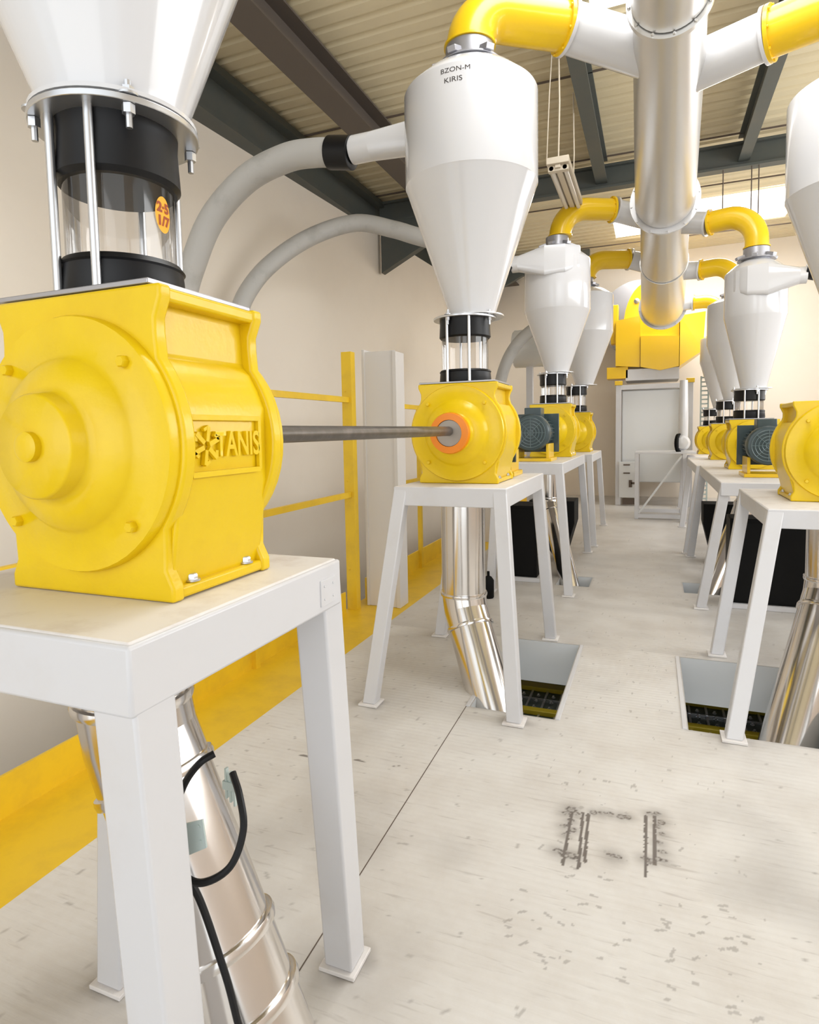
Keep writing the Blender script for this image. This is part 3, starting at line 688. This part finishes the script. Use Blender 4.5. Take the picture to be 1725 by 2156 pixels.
# ---- elbows, branches and the main duct
DZ = 3.78
E_ = [('yellow elbow on the largest cyclone, at the top of the photo', -1.005, 3.6, 3.70, 3.90, math.radians(35), .60, .135, (.07, 4.36, 3.80), 'white branch pipe from the top yellow elbow into the duct, left side'),
      ('yellow elbow on the third left cyclone beside the hanging lamp', -.955, 6.95, 3.572, 3.87, math.radians(28), .60, .115, (.09, 7.60, 3.78), 'white branch pipe from the lamp-side elbow into the duct'),
      ('bright yellow elbow farther back in the left row', -.90, 9.2, 3.622, 3.87, math.radians(20), .60, .125, (.1, 9.6, 3.76), 'white branch pipe of the farthest left elbow')]
for lab, x, y, z0, z1, az, dist, r, q, lb in E_:
    t, p, d = elbow(lab, x, y, z0, z1, az, dist, r)
    branch(lb, p + d * .002, q, r, r * 1.08)
E_ = [('yellow elbow at the top right corner on the nearest right cyclone', 1.10, 4.18, 3.542, 3.82, math.radians(180 - 22), .52, .135, (.08, 4.60, 3.80), 'white branch pipe at the top right running into the duct'),
      ('yellow elbow with cloudy wrap on the second right cyclone', .955, 7.2, 3.282, 3.64, math.radians(180 - 22), .46, .11, (.10, 7.55, 3.76), 'white branch pipe of the second right elbow'),
      ('pale wrapped yellow elbow on the third right cyclone', 1.03, 9.6, 3.382, 3.70, math.radians(180 - 20), .45, .12, (.12, 9.9, 3.76), 'white branch pipe of the third right elbow'),
      ('small yellow elbow on the farthest right cyclone above the filter hood', 1.08, 12.0, 3.222, 3.66, math.radians(178), .45, .11, (.14, 12.04, 3.66), 'short white branch pipe of the farthest right elbow')]
for lab, x, y, z0, z1, az, dist, r, q, lb in E_:
    t, p, d = elbow(lab, x, y, z0, z1, az, dist, r)
    branch(lb, p + d * .002, q, r, r * 1.08)
t = thing('main_duct', 'large shiny galvanised duct running overhead down the aisle', 'duct', (.09, 3.75, DZ))
def dseg(p, q, r0, r1, nm, m='galv'):
    o = Vector((.09, 3.75, DZ)); MB().tube([Vector(p) - o, (Vector(p) - o).lerp(Vector(q) - o, .5), Vector(q) - o], [r0, (r0 + r1) / 2, r1], 48).build(nm, m, t, smooth=50)
def dring(p, d, r, w=.03, m='galv'):
    o = Vector((.09, 3.75, DZ)); f = MB().lathe([(r * .8, -w / 2), (r, -w / 2), (r, w / 2), (r * .8, w / 2)], Vector(p) - o, d, 48)
    u, v, ww = basis(d)
    for k in range(12):
        a = 2 * PI * k / 12 + .1; f.bolt(Vector(p) - o + (u * math.cos(a) + v * math.sin(a)) * (r - .014) - Vector(d).normalized() * w / 2, -Vector(d), .009, .012, False)
    f.build('flange', m, t)
dseg((.06, 1.0, 3.8), (.065, 3.72, 3.8), .20, .20, 'duct_section')
dring((.065, 3.75, 3.8), (0, 1, 0), .225, .04)
dseg((.065, 3.77, 3.8), (.09, 6.9, 3.80), .192, .285, 'duct_section')
dring((.09, 6.95, 3.80), (0, 1, 0), .335, .04, 'white')
dseg((.09, 6.97, 3.78), (.12, 9.3, 3.78), .235, .30, 'duct_section')
dring((.12, 9.35, 3.78), (0, 1, 0), .315, .03)
dseg((.12, 9.37, 3.78), (.14, 12.1, 3.66), .30, .36, 'duct_section')
dring((.14, 12.15, 3.66), (0, 1, -.03), .405, .05, 'white')
# hangers of the duct
for x, zb, lab in ((.80, 4.05, 'leftmost thin dark rod hanging from the rafter right of the duct'), (1.12, 3.95, 'middle thin dark rod hanging from the rafter right of the duct'), (1.20, 4.15, 'rightmost thin dark rod hanging from the rafter right of the duct')):
    tag(MB().lathe([(.007, 0), (.007, 4.745 - zb)], (x, 8.99, zb), n=8).build('hanger_rod', 'rust', at=(x, 8.99, zb)), lab, 'rod')

# ---- hoses
def hose(label, pts, r, cuff=None):
    P = spline(pts, 8); o = P[0]
    t = thing('flexible_hose', label, 'hose', o)
    h = MB(); Q = [p - o for p in P]; h.tube(Q, r, 24); h.build('hose', 'hose', t, smooth=60)
    d = (Q[0] - Q[1]).normalized()
    MB().lathe([(r + .006, -.09), (r + .014, -.085), (r + .014, .085), (r + .006, .09)], Q[0], d, 32).build('coupling', 'rubber', t)
    return t
hose('thick grey hose curving down from the largest cyclone inlet', [(in2[0] - .09, in2[1], in2[2]), (-2.20, 3.87, 3.44), (-2.43, 3.86, 3.44), (-2.75, 3.85, 3.35), (-3.06, 3.85, 3.13), (-3.25, 3.85, 2.84), (-3.38, 3.85, 2.5), (-3.45, 3.85, 1.8), (-3.46, 3.85, -2.9)], .094)
hose('second curved grey hose arching behind the largest cyclone', [(in3[0] - .09, in3[1], in3[2]), (-1.8, 6.5, 3.42), (-2.36, 6.4, 3.60), (-2.67, 6.38, 3.72), (-3.07, 6.3, 3.82), (-3.42, 6.05, 3.68), (-3.68, 5.75, 3.42), (-3.85, 5.45, 3.08), (-3.93, 5.25, 2.68), (-3.96, 5.15, 2.0), (-3.96, 5.1, -2.9)], .092)
hose('short grey hose bending down beside the third left cyclone', [(-1.33, 8.92, 3.0), (-1.57, 8.95, 2.95), (-1.8, 9.0, 2.8), (-1.98, 9.0, 2.55), (-2.1, 9.0, 2.2), (-2.16, 9.0, 1.7), (-2.18, 9.0, .02)], .085)
hose('grey hose leaving to the right of the second right cyclone', [(1.42, 6.9, 2.95), (1.7, 6.9, 2.85), (2.0, 6.95, 2.5), (2.2, 7, 1.9), (2.25, 7, .02)], .085)
t = thing('dust_drum', 'white round drum lying behind the third left cyclone', 'drum', (-1.85, 10.0, 2.2))
MB().lathe([(.28, -.25), (.30, -.23), (.30, .25), (.28, .27)], (0, 0, .6), (1, 0, .0), 40).build('shell', 'panel', t)
MB().box(-.05, .05, -.05, .05, -2.2, .35).build('support_post', 'frame', t)

# ---- chutes
chute('shiny stainless chute under the foreground stand', [(-1.065, 1.0, 1.185), (-1.065, 1.0, .93), (-.665, .98, .03)], .118, 1.18, joints=(.45, .62))
chute('stainless chute under the second left stand entering the floor opening', [(-1.08, 3.6, 1.185), (-1.08, 3.6, .50), (-.72, 3.22, -.35)], .135, 1.18, rtop=.16)
chute('stainless chute under the third left stand', [(-1.05, 6.8, 1.185), (-1.05, 6.8, .75), (-.68, 6.1, -.3)], .10, 1.18)
chute('wide stainless chute at the right edge entering the right floor opening', [(.98, 4.18, 1.055), (.98, 4.18, .60), (.62, 3.55, -.35)], .135, 1.05, rtop=.16)
chute('stainless chute under the second right stand', [(.93, 7.2, 1.045), (.93, 7.2, .80), (.44, 6.18, -.2)], .10, 1.05)

# cable, bracket and clamp on the foreground leg
CB = Vector((-.72, .82, .9)); CS = Vector((-.022, 0, -.028))
t = thing('cable', 'black looped cable hanging by the foreground chute', 'cable', CB)
for seg_ in ([(-.700, .85, .962), (-.716, .83, .952), (-.741, .82, .917), (-.762, .81, .86), (-.763, .80, .808), (-.747, .80, .768), (-.700, .80, .755), (-.652, .82, .782), (-.640, .845, .835), (-.660, .865, .88), (-.69, .885, .91)],
             [(-.752, .80, .785), (-.745, .81, .755), (-.721, .82, .703), (-.685, .82, .614), (-.655, .82, .52), (-.62, .83, .3), (-.60, .84, .01)]):
    MB().tube([p - CB + CS * min(1, max(0, (p.z - .2) / .3)) for p in spline(seg_, 8)], .0065, 10).build('cable_run', 'rubber', t)
br = MB().bar((-.765, .787, .800), (-.690, .787, .835), .003, .050, (0, 0, 1))
br = MB().loft([(-.765, .785, .765), (-.692, .785, .808), (-.698, .785, .856), (-.765, .785, .828)], [(-.765, .788, .765), (-.692, .788, .808), (-.698, .788, .856), (-.765, .788, .828)])
for px_, pz_ in ((-.706, .842), (-.703, .816)): br.lathe([(.0035, 0), (.0035, .0015)], (px_, .785, pz_), (0, -1, 0), 10)
tag(br.build('bracket_plate', 'tag', at=(-.73, .786, .80)), 'small pale green plate with two holes beside the front leg of the foreground stand', 'plate')
wg = MB()
for k in range(3): wg.box(-.018 + k * .009, -.014 + k * .009, -.004, .004, -.030 + -k * .006, .028 - k * .006)
wg.box(-.022, .008, -.006, .0, -.012, .004)
o = wg.build('clamp_latch', 'tag'); o.location = (-.722, .90, .850); tag(o, 'small pale green ribbed latch on the right side of the foreground chute', 'latch')

# orange sticker on the big sight glass
rr = .1075; sc, sz = math.radians(2), 1.945
def on_cyl(a, z, rad, c): return (c[0] + rad * math.cos(a), c[1] + rad * math.sin(a), z)
n = 28; C1 = (-1.03, 1.0)
st = MB(); cen = (sc, sz)
ring0 = [(sc + .19 * math.cos(2 * PI * k / n), sz + .036 * math.sin(2 * PI * k / n)) for k in range(n)]
inner = [(sc + .10 * math.cos(2 * PI * k / n), sz + .018 * math.sin(2 * PI * k / n)) for k in range(n)]
vs = [on_cyl(a, z, rr, C1) for a, z in ring0 + inner] + [on_cyl(sc, sz, rr, C1)]
vs2 = [on_cyl(a, z, rr + .0008, C1) for a, z in ring0 + inner] + [on_cyl(sc, sz, rr + .0008, C1)]
fs = [(k, (k + 1) % n, n + (k + 1) % n, n + k) for k in range(n)] + [(n + k, n + (k + 1) % n, 2 * n) for k in range(n)]
st.add(vs2, fs)
so = st.build('sticker', 'sticker', sg1, smooth=60); so['label'] = 'round orange sticker with handwriting'
so.location = -Vector((-1.03, 1.0, 1.769))
tv, tf = text_mesh('2·5\n1/7', .026, .0, .0012)
MB().add([on_cyl(sc + v.x / rr, sz + v.y, rr + .0015, C1) for v in tv], tf).build('handwriting', 'inkr', so)
# handwriting on the large cyclone
for txt, dz, dx, s in (('BZON-M', 3.385, .0, .042), ('KIRIS', 3.335, -.012, .046)):
    tv, tf = text_mesh(txt, s, .0, .0)
    a0 = math.radians(-86)
    o = MB().add([(( .3858) * math.cos(a0 + (v.x + dx) / .385), .3858 * math.sin(a0 + (v.x + dx) / .385), dz - 2.169 + v.y * .8) for v in tv], tf).build('handwriting', 'ink', c2)
# weld inspection plate on the foreground stand
tg = MB().box(-.70, -.697, 1.20, 1.27, 1.105, 1.165)
for yy in (1.215, 1.255):
    for zz in (1.12, 1.15): tg.bolt((-.697, yy, zz), (1, 0, 0), .003, .002, False)
tag(tg.build('cover_strip', 'frame', bevel=.001, at=(-.70, 1.235, 1.13)), 'small white screwed plate on the far end of the foreground stand apron', 'plate')

# ---- hanging lamp
lo = (-.82, 6.42, 3.83)
t = thing('batten_lamp', 'cream twin-tube batten lamp hanging on two cords', 'lamp', lo)
MB().box(-.10, .10, -.62, .62, .05, .11).build('housing', 'lamp', t, bevel=.006)
for sx in (-.06, .06): MB().lathe([(.02, -.58), (.02, .58)], (sx, 0, .025), (0, 1, 0), 16).build('lamp_tube', 'tube', t)
MB().box(-.025, .025, -.60, .60, .02, .05).build('reflector_spine', 'lamp', t, bevel=.003)
for yy in (-.55, .55):
    MB().box(-.09, .09, yy - .03, yy + .03, .0, .05).build('end_cap', 'lamp', t, bevel=.003)
    MB().tube([(0, yy, .11), (.01, yy, .6), (.0, yy, 1.22)], .007, 8).build('hanging_cord', 'rope', t)
tag(MB().tube([(-.93, 5.9, 3.94), (-.9, 5.86, 4.5), (-.86, 5.84, 5.05)], .005, 8).build('lamp_cable', 'rope', at=(-.93, 5.9, 3.94)), 'thin pale supply cable rising beside the lamp cords', 'cable')

# ---- black cabinets under the rows
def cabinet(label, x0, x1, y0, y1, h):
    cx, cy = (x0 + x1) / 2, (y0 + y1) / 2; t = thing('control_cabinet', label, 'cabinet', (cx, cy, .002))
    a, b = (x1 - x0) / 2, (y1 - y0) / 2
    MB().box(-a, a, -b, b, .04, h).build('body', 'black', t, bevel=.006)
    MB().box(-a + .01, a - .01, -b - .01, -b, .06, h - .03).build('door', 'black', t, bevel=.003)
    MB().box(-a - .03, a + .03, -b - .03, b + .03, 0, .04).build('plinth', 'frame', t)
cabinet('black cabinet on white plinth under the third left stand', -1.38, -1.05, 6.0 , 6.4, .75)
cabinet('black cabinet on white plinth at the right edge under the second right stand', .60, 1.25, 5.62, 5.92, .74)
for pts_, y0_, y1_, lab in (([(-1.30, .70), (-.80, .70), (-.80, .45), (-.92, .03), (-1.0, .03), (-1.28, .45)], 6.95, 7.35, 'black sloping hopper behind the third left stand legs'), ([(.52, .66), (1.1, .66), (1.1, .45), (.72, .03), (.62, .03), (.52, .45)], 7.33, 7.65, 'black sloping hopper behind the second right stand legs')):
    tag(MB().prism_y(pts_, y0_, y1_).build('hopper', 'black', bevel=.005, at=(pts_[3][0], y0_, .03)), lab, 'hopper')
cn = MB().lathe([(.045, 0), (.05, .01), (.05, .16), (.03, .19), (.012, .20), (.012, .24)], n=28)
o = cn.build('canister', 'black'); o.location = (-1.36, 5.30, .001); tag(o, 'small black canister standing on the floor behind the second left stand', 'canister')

# ---- filter unit at the back
FO = (0, 12.6, 0)
t = thing('filter_tower', 'tall white framed filter unit with panel at the end of the aisle', 'filter', FO)
for x in (-.62, .64):
    for yy in (0, 1.3): MB().box(x - .05, x + .05, yy - .05, yy + .05, .001, 2.32).build('post', 'frame', t, bevel=.004)
for yy in (0, 1.3): MB().box(-.67, .69, yy - .045, yy + .045, 2.23, 2.32).build('cross_beam', 'frame', t, bevel=.004)
for x in (-.62, .64): MB().box(x - .045, x + .045, 0, 1.3, 2.23, 2.32).build('cross_beam', 'frame', t, bevel=.004)
MB().box(-.56, .58, .04, 1.25, .45, 2.22).build('panel', 'panel', t, bevel=.02)
for x in (-.62, .64): MB().box(x - .07, x + .07, -.07, .07, 2.32, 2.40).build('corner_clamp', 'yellowp', t, bevel=.006)
MB().box(-.5, .45, .0, .8, 2.40, 2.62).build('hopper_base', 'frame', t, bevel=.01)
MB().box(-.60, -.25, -.10, -.02, .16, .85).build('switch_box', 'panel', t, bevel=.004)
for zz in (.78, .62): MB().box(-.52, -.40, -.112, -.10, zz, zz + .025).build('switch_handle', 'rust', t)
MB().box(-.38, -.3, -.112, -.10, .42, .46).box(-.42, -.36, -.112, -.10, .36, .5).build('lever', 'rust', t)
MB().box(-.54, -.30, -.06, -.01, .02, .14).build('drain_tray', 'rust', t)
HO = (.06, 12.75, 2.63)
t = thing('fan_hood', 'big yellow fan hood on top of the filter unit, rounded left shoulder', 'fan housing', HO)
poly = [(-.75, .10), (-.70, .06), (.05, -.02), (.35, .02), (.74, .42), (.80, .78), (.80, 1.02), (-.2, 1.05), (-.70, .82)]
MB().prism_y([(-.74, .06), (-.30, .02), (-.30, .98), (-.74, .92)], -.17, -.12).build('side_panel', 'yhead', t)
MB().prism_y([(-.29, .02), (.06, -.06), (.38, 0.0), (.38, .55), (-.29, .60)], -.20, -.12).build('front_panel', 'yhead', t)
MB().loft([(.39, -.20, .0), (.80, .15, .30), (.84, .15, 1.02), (.39, -.20, .92)], [(.39, .8, .0), (.80, .8, .30), (.84, .8, 1.02), (.39, .8, .92)]).build('side_panel', 'yhead', t)
MB().loft([(-.74, -.12, .06), (.38, -.12, .0), (.38, -.12, .95), (-.74, -.12, .92)], [(-.74, .9, .06), (.38, .9, .0), (.38, .9, .95), (-.74, .9, .92)]).build('housing', 'yhead', t)
ar = [(-.56 + .0, .85)] + [(-.10 + .50 * math.cos(a) * 1.0, .85 + .80 * math.sin(a)) for a in [PI - PI * k / 18 for k in range(19)]]
MB().prism_y(ar, -.05, .35).build('arched_shoulder', 'yhead', t, smooth=30)
MB().box(-.90, -.515, -.15, .25, -.18, .04).build('left_bracket', 'yhead', t, bevel=.004)
MB().box(-.84, -.70, -.02, .2, .5, 1.25).build('drive_guard', 'yhead', t, bevel=.01)
bk = MB().lathe([(.045, -.02), (.05, .0), (.02, .02)], (-.37, -.06, 1.28), (0, -1, 0), 20); bk.build('bearing', 'zinc', t)
MB().lathe([(.75, 0), (.75, .5)], (-.35, .75, 1.10), (0, 1, 0), 48).build('scroll', 'collar', t)['label'] = 'grey round scroll behind the yellow hood'

# ---- small white frame table with blower pipe before the filter
t = thing('frame_table', 'low white square-tube frame table with diagonal brace at the aisle end', 'table', (.12, 10.75, 0))
for x, y0 in ((-.36, 0), (.36, 0), (-.36, .75), (.36, .75)): MB().box(x - .03, x + .03, y0 - .03, y0 + .03, .001, 1.07).build('leg', 'frame', t, bevel=.003)
MB().box(-.39, .53, -.03, .78, 1.071, 1.10).build('top', 'frame', t, bevel=.003)
MB().box(-.33, .33, -.025, .025, .02, .08).build('bottom_rail', 'frame', t); MB().box(-.33, .33, .73, .77, .02, .08).build('bottom_rail', 'frame', t)
MB().bar((-.32, .0, .10), (.32, .0, 1.04), .03, .03).build('brace', 'panel', t)
t = thing('blower', 'small white blower with dark ring and upright pipe on the frame table', 'blower', (.44, 10.9, 1.102))
MB().lathe([(.02, -.13), (.09, -.11), (.125, -.05), (.13, .02), (.10, .12)], (0, 0, .14), (0, 1, 0), 32).build('volute', 'white', t)
MB().lathe([(.10, .0), (.15, .0), (.155, .04), (.10, .05)], (-.07, -.02, .14), (.9, -.3, 0), 32).build('dark_ring', 'black', t)
MB().lathe([(.075, 0.2), (.075, .55), (.06, 1.15)], (.02, .05, 0), n=28).build('pipe', 'white', t)
t = thing('cable_chain', 'upright pale cable chain right of the filter frame', 'cable chain', (.86, 12.3, .002))
for x in (-.06, .06): MB().box(x - .012, x + .012, -.02, .02, 0, 2.4).build('side_rail', 'tag', t)
rg = MB()
for k in range(30): rg.box(-.06, .06, -.015, .015, .1 + k * .078, .125 + k * .078)
rg.build('links', 'tag', t)
bpy.context.view_layer.update()
